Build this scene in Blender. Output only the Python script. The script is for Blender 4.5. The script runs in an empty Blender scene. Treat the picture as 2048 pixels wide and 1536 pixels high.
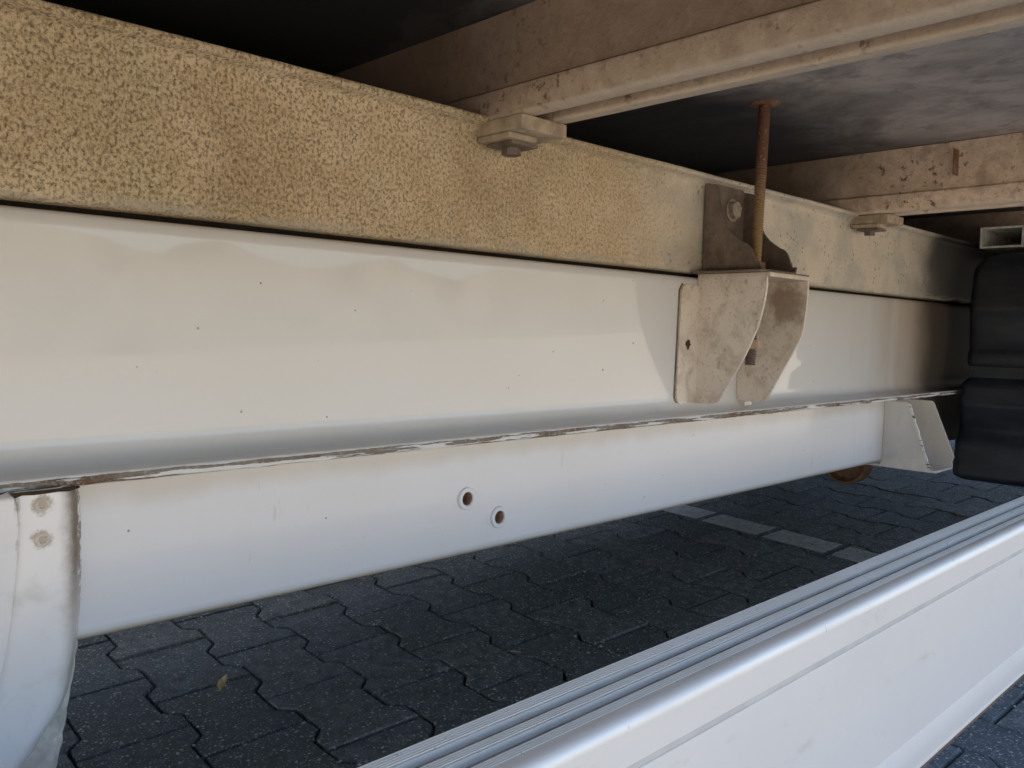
import bpy, bmesh, math, random
from mathutils import Vector, Matrix, noise
from math import sin, cos, pi, radians as R
random.seed(7)
SC = bpy.context.scene
COL = SC.collection

# ------------------------------------------------------------------ camera
cam_d = bpy.data.cameras.new('camera')
cam = bpy.data.objects.new('camera', cam_d)
COL.objects.link(cam)
cam_d.sensor_fit = 'HORIZONTAL'
cam_d.sensor_width = 36.0
cam_d.lens = 36.0 * 1683.18 / 2048
cam_d.clip_start = 0.02
cam_d.clip_end = 500
AX = (0.71845354, -0.0284904, 0.69499123)
AY = (-0.69520221, -0.06211721, 0.71612522)
AZ = (0.02276822, -0.99766214, -0.06443492)
M = Matrix(((AX[0], -AX[1], -AX[2]), (AY[0], -AY[1], -AY[2]), (AZ[0], -AZ[1], -AZ[2])))
cam.rotation_euler = M.to_euler()
cam.location = (0, 0, 0)
SC.camera = cam

# ------------------------------------------------------------------ light
SUN_EL, SUN_AZ = R(67), R(-15)          # azimuth measured from +Y towards +X
w = bpy.data.worlds.new('World')
SC.world = w
w.use_nodes = True
nt = w.node_tree
bg = nt.nodes['Background']
sky = nt.nodes.new('ShaderNodeTexSky')
sky.sky_type = 'NISHITA'
sky.sun_disc = False
sky.sun_elevation = SUN_EL
sky.sun_rotation = SUN_AZ
sky.air_density = 0.9
sky.dust_density = 2.0
sky.ozone_density = 1.0
nt.links.new(sky.outputs[0], bg.inputs[0])
bg.inputs[1].default_value = 0.125
sun_d = bpy.data.lights.new('sun', 'SUN')
sun_d.energy = 5.0
sun_d.angle = R(0.5)
sun_d.color = (1.0, 0.93, 0.82)
sun = bpy.data.objects.new('sun', sun_d)
COL.objects.link(sun)
sdir = Vector((sin(SUN_AZ) * cos(SUN_EL), cos(SUN_AZ) * cos(SUN_EL), sin(SUN_EL)))
sun.rotation_euler = sdir.to_track_quat('Z', 'Y').to_euler()
sun.location = (3, 6, 8)

SC.view_settings.view_transform = 'Standard'
SC.view_settings.look = 'None'
SC.view_settings.exposure = 1.92
SC.view_settings.gamma = 1.0
SC.view_settings.use_curve_mapping = False
SC.render.engine = 'CYCLES'
SC.cycles.max_bounces = 10
SC.cycles.diffuse_bounces = 6
SC.cycles.use_denoising = True

# ------------------------------------------------------------------ materials
class NT:
    def __init__(s, name):
        s.m = bpy.data.materials.new(name)
        s.m.use_nodes = True
        s.t = s.m.node_tree
        s.b = s.t.nodes['Principled BSDF']
        tc = s.t.nodes.new('ShaderNodeTexCoord')
        s.co = tc.outputs['Object']
    def n(s, ty, **kw):
        nd = s.t.nodes.new(ty)
        for k, v in kw.items():
            setattr(nd, k, v)
        return nd
    def l(s, a, b):
        s.t.links.new(a, b)
    def map(s, scale=(1, 1, 1), src=None, loc=(0, 0, 0)):
        m = s.n('ShaderNodeMapping')
        m.inputs['Scale'].default_value = scale
        m.inputs['Location'].default_value = loc
        s.l(src or s.co, m.inputs[0])
        return m.outputs[0]
    def noise(s, scale, detail=3, rough=.55, src=None, dist=0.0):
        n = s.n('ShaderNodeTexNoise')
        n.inputs['Scale'].default_value = scale
        n.inputs['Detail'].default_value = detail
        n.inputs['Roughness'].default_value = rough
        n.inputs['Distortion'].default_value = dist
        s.l(src or s.co, n.inputs['Vector'])
        return n.outputs[0]
    def voro(s, scale, src=None, out='Distance', rnd=1.0, feature='F1'):
        n = s.n('ShaderNodeTexVoronoi', feature=feature)
        n.inputs['Scale'].default_value = scale
        n.inputs['Randomness'].default_value = rnd
        s.l(src or s.co, n.inputs['Vector'])
        return n.outputs[out]
    def ramp(s, src, *stops):
        r = s.n('ShaderNodeValToRGB')
        e = r.color_ramp.elements
        while len(e) < len(stops):
            e.new(0.5)
        for el, (p, c) in zip(e, stops):
            el.position = p
            el.color = (c, c, c, 1) if not isinstance(c, tuple) else (*c, 1)
        s.l(src, r.inputs[0])
        return r.outputs[0]
    def rng(s, src, a, b, c=0., d=1.):
        m = s.n('ShaderNodeMapRange')
        m.interpolation_type = 'SMOOTHSTEP'
        for i, v in enumerate((a, b, c, d)):
            m.inputs[i + 1].default_value = v
        s.l(src, m.inputs[0])
        return m.outputs[0]
    def mix(s, f, a, b, mode='MIX'):
        m = s.n('ShaderNodeMix', data_type='RGBA', blend_type=mode)
        for inp, v in ((m.inputs[0], f), (m.inputs[6], a), (m.inputs[7], b)):
            if isinstance(v, tuple):
                inp.default_value = (*v, 1)
            elif isinstance(v, (int, float)):
                inp.default_value = v
            else:
                s.l(v, inp)
        return m.outputs[2]
    def math(s, op, a, b=None):
        m = s.n('ShaderNodeMath', operation=op)
        for inp, v in ((m.inputs[0], a), (m.inputs[1], b)):
            if v is None: continue
            if isinstance(v, (int, float)): inp.default_value = v
            else: s.l(v, inp)
        return m.outputs[0]
    def xyz(s):
        x = s.n('ShaderNodeSeparateXYZ')
        s.l(s.co, x.inputs[0])
        return x.outputs
    def done(s, col, rough=.6, metal=0., bump=None, bs=.3, bd=.001, spec=.5, coat=0., coatr=.05, coatior=1.5):
        s.b.inputs['Coat IOR'].default_value = coatior
        for key, v in (('Base Color', col), ('Roughness', rough), ('Metallic', metal), ('Specular IOR Level', spec), ('Coat Weight', coat), ('Coat Roughness', coatr)):
            inp = s.b.inputs[key]
            if isinstance(v, tuple): inp.default_value = (*v, 1)
            elif isinstance(v, (int, float)): inp.default_value = v
            else: s.l(v, inp)
        if bump is not None:
            b = s.n('ShaderNodeBump')
            b.inputs['Strength'].default_value = bs
            b.inputs['Distance'].default_value = bd
            s.l(bump, b.inputs['Height'])
            s.l(b.outputs[0], s.b.inputs['Normal'])
        return s.m

def mat_subframe():
    """galvanised steel under a layer of tan road dirt; cleaner, greyer zinc near the bracket"""
    s = NT('dirty_galvanised_steel')
    x, y, z = s.xyz()
    v = s.map((0.8, 1, 1.0))
    n1 = s.noise(240, 3, .62, v, .2)
    n2 = s.noise(26, 5, .6)
    n3 = s.noise(430, 3, .65)
    nf = s.noise(400, 3, .66, s.map((1, 1, .8)), .25)
    base = s.mix(s.rng(n2, .34, .66), (.80, .60, .375), (.88, .715, .475))
    base = s.mix(s.rng(s.noise(7, 4, .6), .40, .62, 0, .5), base, (.60, .50, .285))
    grime = s.rng(s.noise(5, 5, .65, s.map((.8, 1, 1.3)), .5), .46, .66, 0, .55)
    base = s.mix(s.math('MULTIPLY', grime, s.rng(x, 1.0, .2, .2, 1)), base, (.47, .335, .19))
    fade = s.rng(x, 1.0, .15, .45, 1.0)
    c = s.mix(s.math('MULTIPLY', s.rng(nf, .54, .34, 0, .95), fade), base, (.25, .17, .09))
    c = s.mix(s.rng(n1, .48, .34, 0, .6), c, (.36, .26, .155))
    c = s.mix(s.rng(nf, .54, .68, 0, .65), c, (.84, .73, .55))
    pit = s.rng(s.noise(62, 3, .6, v), .30, .22)
    c = s.mix(s.math('MULTIPLY', pit, .6), c, (.25, .165, .095))
    # clean patches: right of X=.72 the dirt thins out
    wob = s.math('ADD', x, s.math('MULTIPLY', s.noise(9, 4, .6), .34))
    clean = s.rng(wob, .84, 1.10)
    dots = s.rng(s.voro(120, s.map((1, 1, .8))), .16, .26, 1, 0)
    zinc = s.mix(s.rng(s.noise(14, 4, .6), .38, .62), (.74, .665, .55), (.54, .52, .46))
    zinc = s.mix(s.math('MULTIPLY', dots, s.rng(s.noise(20, 2), .42, .62)), zinc, (.24, .17, .10))
    zinc = s.mix(s.rng(n3, .56, .72, 0, .55), zinc, (.64, .58, .46))
    c = s.mix(s.math('MULTIPLY', clean, .85), c, zinc)
    # sooty darkening towards the tank, with its shade painted into the colour
    soot_shade = s.rng(s.math('ADD', x, s.math('MULTIPLY', s.noise(12, 3), .14)), 1.62, 1.80)
    c = s.mix(s.math('MULTIPLY', soot_shade, .93), c, (.035, .032, .03))
    # pale scratchy line along the bottom
    c = s.mix(s.math('MULTIPLY', s.rng(z, .088, .079), s.rng(s.noise(60, 4, .6, s.map((.25, 1, 3))), .42, .55, 0, .55)), c, (.55, .50, .40))
    bump = s.math('ADD', s.math('MULTIPLY', nf, 1.5), s.math('ADD', s.math('MULTIPLY', n3, .6), s.math('MULTIPLY', pit, -.7)))
    bump = s.math('MULTIPLY', bump, s.rng(clean, 0, 1, 1, .35))
    return s.done(c, s.rng(clean, 0, 1, .85, .5), s.math('MULTIPLY', clean, .25), bump, 1.0, .0024, spec=.3)

def mat_paint(name='white_paint', col=(.725, .715, .69), dirt=0.0, rust_edge=False, gloss=.018, lower=False, cw=.6, cior=1.62):
    s = NT(name)
    x, y, z = s.xyz()
    big = s.noise(3.2, 4, .6)
    c = s.mix(s.rng(big, .3, .7), col, tuple(v * k for v, k in zip(col, (.97, .955, .93))))
    flat = s.map((1, 0, 1))
    sp = s.voro(62, flat)
    sel = s.rng(s.voro(62, flat, 'Color'), .80, .82)
    dot = s.math('MULTIPLY', s.rng(sp, .035, .07, 1, 0), sel)
    c = s.mix(s.math('MULTIPLY', dot, .8), c, (.16, .10, .05))
    sp2 = s.voro(21, flat)
    sel2 = s.rng(s.voro(21, flat, 'Color'), .70, .72)
    dot2 = s.math('MULTIPLY', s.rng(sp2, .022, .034, 1, 0), sel2)
    c = s.mix(s.math('MULTIPLY', dot2, .8), c, (.2, .11, .05))
    gr = s.noise(160, 5, .7)
    c = s.mix(s.rng(gr, .6, .8, 0, .12 + dirt * .5), c, (.42, .34, .25))
    if dirt:
        d = s.rng(s.noise(30, 5, .68, None, .4), .50 - dirt * .10, .72)
        c = s.mix(s.math('MULTIPLY', d, min(1, dirt * .8)), c, (.42, .32, .22))
        q = s.n('ShaderNodeVectorMath', operation='DISTANCE')
        s.l(s.co, q.inputs[0]); q.inputs[1].default_value = (1.000, .532, .040)
        qq = s.math('ADD', q.outputs[1], s.math('MULTIPLY', s.noise(45, 5, .7), .05))
        c = s.mix(s.rng(qq, .062, .040, 0, .75 if dirt > .5 else 0), c, (.26, .17, .10))
        d3 = s.rng(s.noise(75, 5, .7, s.map((1, 1, .6))), .60, .66)
        c = s.mix(s.math('MULTIPLY', d3, dirt * .6), c, (.30, .20, .12))
        d2 = s.rng(s.noise(240, 3, .6), .60, .68)
        c = s.mix(s.math('MULTIPLY', d2, dirt * .5), c, (.22, .14, .08))
    # brown stain next to the tank, plus sooty darkening that paints its shade
    soot_shade = s.rng(s.math('ADD', x, s.math('MULTIPLY', s.noise(8, 3), .10)), 1.62, 1.76)
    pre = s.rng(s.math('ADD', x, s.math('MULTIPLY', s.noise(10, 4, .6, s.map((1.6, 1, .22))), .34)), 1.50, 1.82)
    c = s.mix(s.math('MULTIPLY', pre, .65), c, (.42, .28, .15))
    film = s.rng(s.math('ADD', z, s.math('MULTIPLY', s.noise(16, 4, .6, s.map((.5, 1, 1))), .010)), .071, .079)
    c = s.mix(s.math('MULTIPLY', film, .5), c, (.55, .44, .31))
    scr = s.math('MULTIPLY', s.rng(s.noise(120, 4, .7, s.map((1, 1, .16))), .66, .72), s.rng(s.noise(4, 2), .45, .6))
    c = s.mix(s.math('MULTIPLY', scr, .35), c, (.52, .46, .38))
    c = s.mix(s.math('MULTIPLY', soot_shade, .95), c, (.05, .035, .025))
    if lower:
        d = s.rng(s.math('ADD', z, s.math('MULTIPLY', s.noise(22, 4), .018)), -.118, -.100)
        c = s.mix(s.math('MULTIPLY', d, .6), c, (.56, .48, .36))
        e = s.rng(s.math('ADD', z, s.math('MULTIPLY', s.noise(14, 4), .005)), -.1985, -.2045)
        c = s.mix(s.math('MULTIPLY', e, .75), c, (.55, .42, .24))
    if dirt:
        bump = s.math('ADD', s.noise(60, 5, .65), s.math('MULTIPLY', gr, .35))
        return s.done(c, .42, 0, bump, .30, .001, coat=.15)
    peel = s.math('ADD', s.noise(120, 2, .5), s.math('MULTIPLY', s.noise(5, 2), 14))
    return s.done(c, .36, 0, peel, .05, .0006, coat=s.rng(soot_shade, 0, .6, cw, .05), coatr=gloss, coatior=cior)

def mat_fender():
    s = NT('fender_paint')
    x, y, z = s.xyz()
    n = s.noise(60, 5, .68)
    c = s.mix(s.rng(s.noise(6, 4), .3, .7), (.92, .885, .845), (.88, .845, .805))
    c = s.mix(s.rng(s.noise(28, 5, .65, None, .5), .52, .72, 0, .35), c, (.55, .50, .40))
    wx = s.math('ADD', x, s.math('MULTIPLY', n, .010))
    top = s.rng(s.math('ADD', z, s.math('MULTIPLY', s.noise(25, 3), .03)), -.185, -.125)
    edge = s.math('MULTIPLY', s.rng(wx, .1600, .1735), s.math('ADD', s.math('MULTIPLY', top, .65), .35))
    c = s.mix(edge, c, (.19, .135, .09))
    chip = s.math('MULTIPLY', s.rng(x, .1675, .1705), s.rng(s.noise(120, 4, .7), .52, .58))
    c = s.mix(chip, c, (.80, .78, .73))
    wz = s.math('ADD', z, s.math('MULTIPLY', n, .006))
    c = s.mix(s.rng(wz, -.1040, -.1005, 0, .8), c, (.30, .23, .16))
    seam = s.math('MULTIPLY', s.math('MULTIPLY', s.rng(z, -.150, -.125), s.rng(x, .1310, .1325)), s.rng(x, .1370, .1340))
    c = s.mix(s.math('MULTIPLY', seam, s.rng(n, .45, .6, 0, .7)), c, (.35, .29, .22))
    for cx, cz in ((.1479, -.1122), (.1477, -.1338)):
        d = s.n('ShaderNodeVectorMath', operation='DISTANCE')
        s.l(s.co, d.inputs[0]); d.inputs[1].default_value = (cx, .561, cz)
        dd = s.math('ADD', d.outputs[1], s.math('MULTIPLY', s.noise(230, 4, .7), .010))
        c = s.mix(s.rng(dd, .0130, .0085, 0, .8), c, (.33, .24, .15))
    sp = s.math('MULTIPLY', s.rng(s.voro(70), .05, .09, 1, 0), s.rng(s.voro(70, out='Color'), .88, .9))
    c = s.mix(s.math('MULTIPLY', sp, .7), c, (.15, .10, .06))
    return s.done(c, .38, 0, s.noise(90, 4), .12, .0008, coat=.3, coatr=.15)

def mat_chipped():
    s = NT('chipped_paint_edge')
    x, y, z = s.xyz()
    wz = s.math('ADD', z, s.math('MULTIPLY', s.noise(55, 5, .7, s.map((.5, 1, 1))), .0034))
    bare = s.rng(wz, -.0967, -.0972)
    low = s.rng(z, -.1005, -.1022, 0, .10)
    chips = s.rng(s.math('ADD', s.noise(34, 5, .62, s.map((.55, 1, 9))), low), .555, .570)
    m = s.math('MULTIPLY', bare, s.math('SUBTRACT', 1, chips))
    steel = s.mix(s.rng(s.noise(38, 4, .6, s.map((.5, 1, 2))), .44, .62), (.23, .20, .155), (.15, .085, .045))
    steel = s.mix(s.rng(s.noise(300, 3, .6), .5, .7), steel, (.36, .32, .27))
    c = s.mix(m, (.76, .75, .72), steel)
    return s.done(c, .6, 0, s.math('MULTIPLY', m, -1), .8, .0012, spec=.3)

def mat_rustybeam(k=1.0, kd=.5):
    s = NT('dusty_brown_beam')
    n = s.noise(55, 5, .62)
    n2 = s.noise(190, 4, .65)
    c = s.mix(s.rng(n, .34, .66), (.51 * k, .385 * k, .28 * k), (.61 * k, .48 * k, .36 * k))
    c = s.mix(s.rng(s.noise(24, 4, .6), .52, .70, 0, .6), c, (.44, .31, .23))
    c = s.mix(s.rng(n2, .56, .72, 0, .5), c, (.27, .185, .13))
    c = s.mix(s.math('MULTIPLY', s.rng(s.noise(90, 4, .7), .56, .66), s.rng(s.noise(9, 3), .46, .60)), c, (.20, .125, .085))
    c = s.mix(s.rng(s.noise(110, 3, .6), .60, .74, 0, .5), c, (min(.9, .72 * k), min(.8, .62 * k), .49 * k))
    x, y, z = s.xyz()
    inner = s.rng(s.math('ADD', y, s.math('MULTIPLY', s.noise(9, 4), .2)), .58, .82)  # light falloff inboard of the rail, painted as a darker beam end
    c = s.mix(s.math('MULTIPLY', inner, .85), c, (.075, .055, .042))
    web_shade = s.rng(s.math('ADD', z, s.math('MULTIPLY', s.noise(80, 4, .65), .010)), .2195, .2240)  # darker upper web, its recess shade painted in over the rust brown
    c = s.mix(s.math('MULTIPLY', web_shade, kd), c, (.17, .11, .085))
    strip = s.rng(z, .1965, .1935)  # light from the ground on the bottom strips, painted as a paler tone
    c = s.mix(s.math('MULTIPLY', strip, .5), c, (.80, .69, .54))
    return s.done(c, .9, 0, s.math('ADD', n, s.math('MULTIPLY', n2, .7)), .9, .0022, spec=.2)

def mat_floorboard():
    s = NT('dark_phenolic_floorboard')
    v = s.map((1.0, .7, 1))
    n = s.noise(11, 7, .70, v, .6)
    n2 = s.noise(70, 4, .6, s.map((1, .35, 1)))
    c = s.mix(s.rng(n, .38, .64), (.36, .325, .31), (.60, .535, .49))
    c = s.mix(s.rng(n2, .60, .74, 0, .55), c, (.36, .31, .26))
    c = s.mix(s.rng(s.noise(5, 5, .7, None, 2.0), .60, .72, 0, .8), c, (.26, .21, .17))
    c = s.mix(s.rng(s.noise(16, 5, .7, s.map((1, .5, 1), None, (3, 1, 0)), 2.0), .66, .72, 0, .7), c, (.42, .34, .27))
    x, y, z = s.xyz()
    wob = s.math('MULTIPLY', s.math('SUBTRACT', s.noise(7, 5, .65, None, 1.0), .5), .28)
    under = s.rng(s.math('ADD', y, wob), .40, .64)  # shade inboard of the rail, painted into the board colour
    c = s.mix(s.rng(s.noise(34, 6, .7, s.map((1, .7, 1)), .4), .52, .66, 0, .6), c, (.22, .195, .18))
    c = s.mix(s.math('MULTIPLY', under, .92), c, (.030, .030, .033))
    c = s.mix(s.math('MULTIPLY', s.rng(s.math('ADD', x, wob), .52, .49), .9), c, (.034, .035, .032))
    # pale rust ring where the threaded rod meets the board
    mp = s.n('ShaderNodeVectorMath', operation='DISTANCE')
    s.l(s.co, mp.inputs[0]); mp.inputs[1].default_value = (.956, .549, .286)
    dd = s.math('ADD', mp.outputs[1], s.math('MULTIPLY', s.noise(60, 3), .02))
    c = s.mix(s.rng(dd, .036, .018, 0, .85), c, (.34, .24, .15))
    return s.done(c, .6, 0, s.math('ADD', n, s.math('MULTIPLY', n2, .4)), .5, .002, spec=.4)

def mat_darksteel():
    s = NT('dark_stained_steel')
    n = s.noise(38, 5, .65)
    c = s.mix(s.rng(n, .35, .65), (.13, .095, .075), (.21, .165, .13))
    c = s.mix(s.rng(s.noise(15, 4, .6), .56, .7, 0, .7), c, (.085, .07, .06))
    c = s.mix(s.rng(s.noise(220, 3), .6, .72, 0, .5), c, (.33, .28, .23))
    return s.done(c, .55, .25, s.noise(140, 4, .6), .35, .0008, spec=.5)

def mat_rod():
    s = NT('rusty_zinc_thread')
    x, y, z = s.xyz()
    n = s.noise(70, 4, .6)
    zz = s.math('ADD', z, s.math('MULTIPLY', n, .05))
    c = s.mix(s.rng(zz, .17, .25), (.30, .20, .095), (.17, .075, .045))
    c = s.mix(s.rng(n, .55, .7, 0, .6), c, (.13, .06, .035))
    c = s.mix(s.rng(s.noise(260, 3), .6, .7, 0, .5), c, (.5, .38, .22))
    lo = s.rng(z, .06, .04)
    c = s.mix(lo, c, (.16, .12, .095))
    return s.done(c, .65, .2, s.noise(350, 3), .5, .0008)

def mat_rust(name='rusty_steel', a=(.24, .115, .06), b=(.34, .22, .15)):
    s = NT(name)
    n = s.noise(60, 5, .65)
    c = s.mix(s.rng(n, .35, .65), a, b)
    return s.done(c, .8, .1, s.noise(200, 4), .7, .001, spec=.3)

def mat_alu():
    s = NT('weathered_aluminium')
    st = s.noise(60, 4, .6, s.map((.15, 3, 3)))
    sc = s.rng(s.noise(90, 4, .68, s.map((1.6, 1, .35))), .655, .70)
    c = s.mix(s.rng(s.noise(7, 4, .6), .35, .65), (.92, .90, .86), (.87, .85, .80))
    c = s.mix(s.math('MULTIPLY', sc, .55), c, (.36, .33, .30))
    dots = s.math('MULTIPLY', s.rng(s.voro(55), .06, .1, 1, 0), s.rng(s.voro(55, out='Color'), .86, .88))
    c = s.mix(s.math('MULTIPLY', dots, .7), c, (.2, .18, .15))
    return s.done(c, s.rng(st, .3, .7, .44, .56), .45, st, .10, .0004)

def mat_guardface():
    s = NT('cream_coated_aluminium')
    st = s.noise(40, 4, .6, s.map((.2, 1, 2)))
    c = s.mix(s.rng(s.noise(5, 4, .6), .35, .65), (.93, .86, .765), (.90, .835, .745))
    dots = s.math('MULTIPLY', s.rng(s.voro(48), .05, .08, 1, 0), s.rng(s.voro(48, out='Color'), .87, .89))
    c = s.mix(s.math('MULTIPLY', dots, .8), c, (.16, .13, .10))
    d = s.rng(s.noise(26, 5, .65, s.map((.5, 1, 1))), .58, .75, 0, .3)
    c = s.mix(d, c, (.5, .42, .32))
    return s.done(c, .42, 0, st, .05, .0004, coat=.15, coatr=.2)

def mat_black():
    s = NT('black_plastic')
    n = s.noise(18, 5, .65, s.map((1, .6, 1.5)))
    c = s.mix(s.rng(n, .35, .7), (.010, .0125, .018), (.024, .028, .034))
    c = s.mix(s.rng(s.noise(40, 5, .7, s.map((1, .5, 1.4)), 1), .63, .74, 0, .5), c, (.12, .11, .10))
    c = s.mix(s.math('MULTIPLY', s.rng(s.voro(38), .05, .09, 1, 0), s.rng(s.voro(38, out='Color'), .80, .82)), c, (.22, .21, .2))
    return s.done(c, .5, 0, s.noise(220, 3), .25, .0006)

def mat_paver():
    s = NT('charcoal_concrete_paver')
    oi = s.n('ShaderNodeObjectInfo')
    off = s.n('ShaderNodeVectorMath', operation='ADD')
    s.l(s.co, off.inputs[0])
    cb = s.n('ShaderNodeCombineXYZ')
    s.l(s.math('MULTIPLY', oi.outputs['Random'], 37.0), cb.inputs[0])
    s.l(s.math('MULTIPLY', oi.outputs['Random'], 11.0), cb.inputs[1])
    s.l(cb.outputs[0], off.inputs[1])
    v = off.outputs[0]
    tint = s.mix(oi.outputs['Random'], (.160, .180, .194), (.300, .318, .330))
    n = s.noise(38, 5, .62, v)
    c = s.mix(s.rng(n, .3, .7), tint, (.125, .143, .155))
    c = s.mix(s.rng(s.noise(10, 3, .6, v), .5, .68, 0, .45), c, (.135, .160, .138))
    ag = s.math('MULTIPLY', s.rng(s.voro(260, v), .28, .44, 1, 0), s.rng(s.voro(260, v, 'Color'), .50, .58))
    ag2 = s.math('MULTIPLY', s.rng(s.voro(120, v), .20, .32, 1, 0), s.rng(s.voro(120, v, 'Color'), .55, .62))
    c = s.mix(s.math('MULTIPLY', ag, .75), c, (.52, .55, .57))
    c = s.mix(s.math('MULTIPLY', ag2, .8), c, (.80, .82, .80))
    bump = s.math('ADD', s.noise(420, 3, .7, v), s.math('ADD', s.math('MULTIPLY', ag2, .6), s.math('MULTIPLY', n, 1.4)))
    return s.done(c, .8, 0, bump, 1.0, .0030, spec=.3)

def mat_simple(name, col, rough=.8, nscale=30, var=.25, bs=.4, metal=0.):
    s = NT(name)
    c = s.mix(s.rng(s.noise(nscale, 5, .6), .3, .7), tuple(v * (1 - var) for v in col), tuple(v * (1 + var) for v in col))
    return s.done(c, rough, metal, s.noise(nscale * 4, 4), bs, .001, spec=.3)

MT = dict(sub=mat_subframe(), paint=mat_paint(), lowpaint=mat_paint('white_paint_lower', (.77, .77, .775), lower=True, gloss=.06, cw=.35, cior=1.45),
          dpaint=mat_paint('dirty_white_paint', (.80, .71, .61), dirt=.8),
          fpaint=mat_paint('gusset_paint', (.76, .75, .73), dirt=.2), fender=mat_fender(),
          chip=mat_chipped(), beam=mat_rustybeam(.93), clamp=mat_simple('dusty_clamp_steel', (.44, .35, .25), .85, 70, .25, .8), bolt=mat_simple('dull_bolt_steel', (.36, .31, .24), .7, 90, .3), beam2=mat_rustybeam(1.5, .12), board=mat_floorboard(), dsteel=mat_darksteel(), rod=mat_rod(),
          rust=mat_rust(), nut=mat_rust('dusty_nut', (.42, .28, .20), (.56, .43, .34)), alu=mat_alu(), gface=mat_guardface(), black=mat_black(), gdirt=mat_simple('groove_dirt', (.66, .62, .56), .6, 30, .08, .1), agroove=mat_simple('grimy_channel', (.34, .34, .32), .7, 40, .25, .2), paver=mat_paver(),
          tube=mat_simple('grimy_white_steel', (.62, .615, .56), .6, 60, .25), grit=mat_simple('pale_grit', (.46, .47, .46), .9, 80, .45),
          sand=mat_simple('dark_joint_sand', (.11, .115, .115), .95, 60, .5), line=mat_simple('worn_white_marking', (.74, .75, .72), .8, 60, .22),
          leaf=mat_simple('dry_leaf', (.92, .80, .56), .7, 60, .12), straw=mat_simple('yellow_straw', (.45, .36, .12), .7, 60, .3),
          foam=mat_simple('cracked_cream_lining', (.78, .74, .64), .85, 45, .3, 1.0), body=mat_simple('white_box_panel', (.75, .74, .72), .4, 5, .03, .05),
          ground=mat_simple('sunlit_grey_paving', (.285, .25, .20), .9, 3, .15), tree=mat_simple('pale_skyline', (.22, .205, .17), .9, 1.5, .2),
          stain=mat_simple('brown_seam_dirt', (.20, .15, .10), .9, 60, .4))

# ------------------------------------------------------------------ helpers
def newobj(name, me, parent=None, label=None, cat=None, group=None, kind=None):
    o = bpy.data.objects.new(name, me)
    COL.objects.link(o)
    if parent is not None:
        o.parent = parent
        # the child's own origin stays at the world origin, so part coordinates equal place coordinates
        off = Vector((0, 0, 0)); p = parent
        while p is not None:
            off += p.location; p = p.parent
        o.location = -off
    if label: o['label'] = label
    if cat: o['category'] = cat
    if group: o['group'] = group
    if kind: o['kind'] = kind
    return o

def finish(bm, mat, smooth=True, angle=35, bevel=0, seg=2):
    if bevel:
        eds = [e for e in bm.edges if len(e.link_faces) == 2 and e.calc_face_angle(0) > R(30)]
        bmesh.ops.bevel(bm, geom=eds, offset=bevel, segments=seg, profile=.5, affect='EDGES', clamp_overlap=True)
    bmesh.ops.recalc_face_normals(bm, faces=bm.faces[:])
    me = bpy.data.meshes.new('mesh')
    if smooth:
        for f in bm.faces: f.smooth = True
        for e in bm.edges:
            if len(e.link_faces) == 2 and e.calc_face_angle(0) > R(angle): e.smooth = False
    bm.to_mesh(me); bm.free()
    for m in (mat if isinstance(mat, (list, tuple)) else [mat]):
        me.materials.append(m)
    return me

def box(bm, a, b):
    vs = [bm.verts.new((x, y, z)) for x in (a[0], b[0]) for y in (a[1], b[1]) for z in (a[2], b[2])]
    for q in ((0, 1, 3, 2), (4, 6, 7, 5), (0, 4, 5, 1), (2, 3, 7, 6), (0, 2, 6, 4), (1, 5, 7, 3)):
        bm.faces.new([vs[i] for i in q])
    return vs

def prism(bm, pts, axis, a, b):
    """polygon pts in the plane normal to axis, extruded from a to b"""
    def P(p, t):
        if axis == 'X': return (t, p[0], p[1])
        if axis == 'Y': return (p[0], t, p[1])
        return (p[0], p[1], t)
    A = [bm.verts.new(P(p, a)) for p in pts]
    B = [bm.verts.new(P(p, b)) for p in pts]
    n = len(pts)
    fa = bm.faces.new(A); fb = bm.faces.new(B[::-1])
    for i in range(n):
        bm.faces.new((A[i], B[i], B[(i + 1) % n], A[(i + 1) % n]))
    return fa, fb

def sweep(bm, prof, xs, fn=None, mats=None):
    """open profile [(y,z)] swept along X at stations xs; fn(x,y,z,i) -> point"""
    rows = []
    for x in xs:
        rows.append([bm.verts.new(fn(x, y, z, i) if fn else (x, y, z)) for i, (y, z) in enumerate(prof)])
    for a, b in zip(rows, rows[1:]):
        for i in range(len(prof) - 1):
            f = bm.faces.new((a[i], a[i + 1], b[i + 1], b[i]))
            if mats: f.material_index = mats[i]
    return rows

def lathe(bm, prof, center, axis='Z', n=24, cap=True):
    """prof [(r,t)] revolved about axis through center"""
    rings = []
    for r, t in prof:
        ring = []
        for k in range(n):
            a = 2 * pi * k / n
            u, v = r * cos(a), r * sin(a)
            p = {'Z': (u, v, t), 'X': (t, u, v), 'Y': (u, t, v)}[axis]
            ring.append(bm.verts.new(Vector(center) + Vector(p)))
        rings.append(ring)
    for a, b in zip(rings, rings[1:]):
        for k in range(n):
            bm.faces.new((a[k], a[(k + 1) % n], b[(k + 1) % n], b[k]))
    if cap:
        bm.faces.new(rings[0][::-1]); bm.faces.new(rings[-1])

def frange(a, b, n):
    return [a + (b - a) * i / (n - 1) for i in range(n)]

def hexnut(bm, c, axis, rad, h, rot=0):
    pts = [(c[0] + rad * cos(rot + k * pi / 3), c[1] + rad * sin(rot + k * pi / 3)) for k in range(6)] if axis == 'Z' else \
          [(c[0] + rad * cos(rot + k * pi / 3), c[2] + rad * sin(rot + k * pi / 3)) for k in range(6)]
    t = c[2] if axis == 'Z' else c[1]
    prism(bm, pts, axis, t, t + h)

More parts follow.
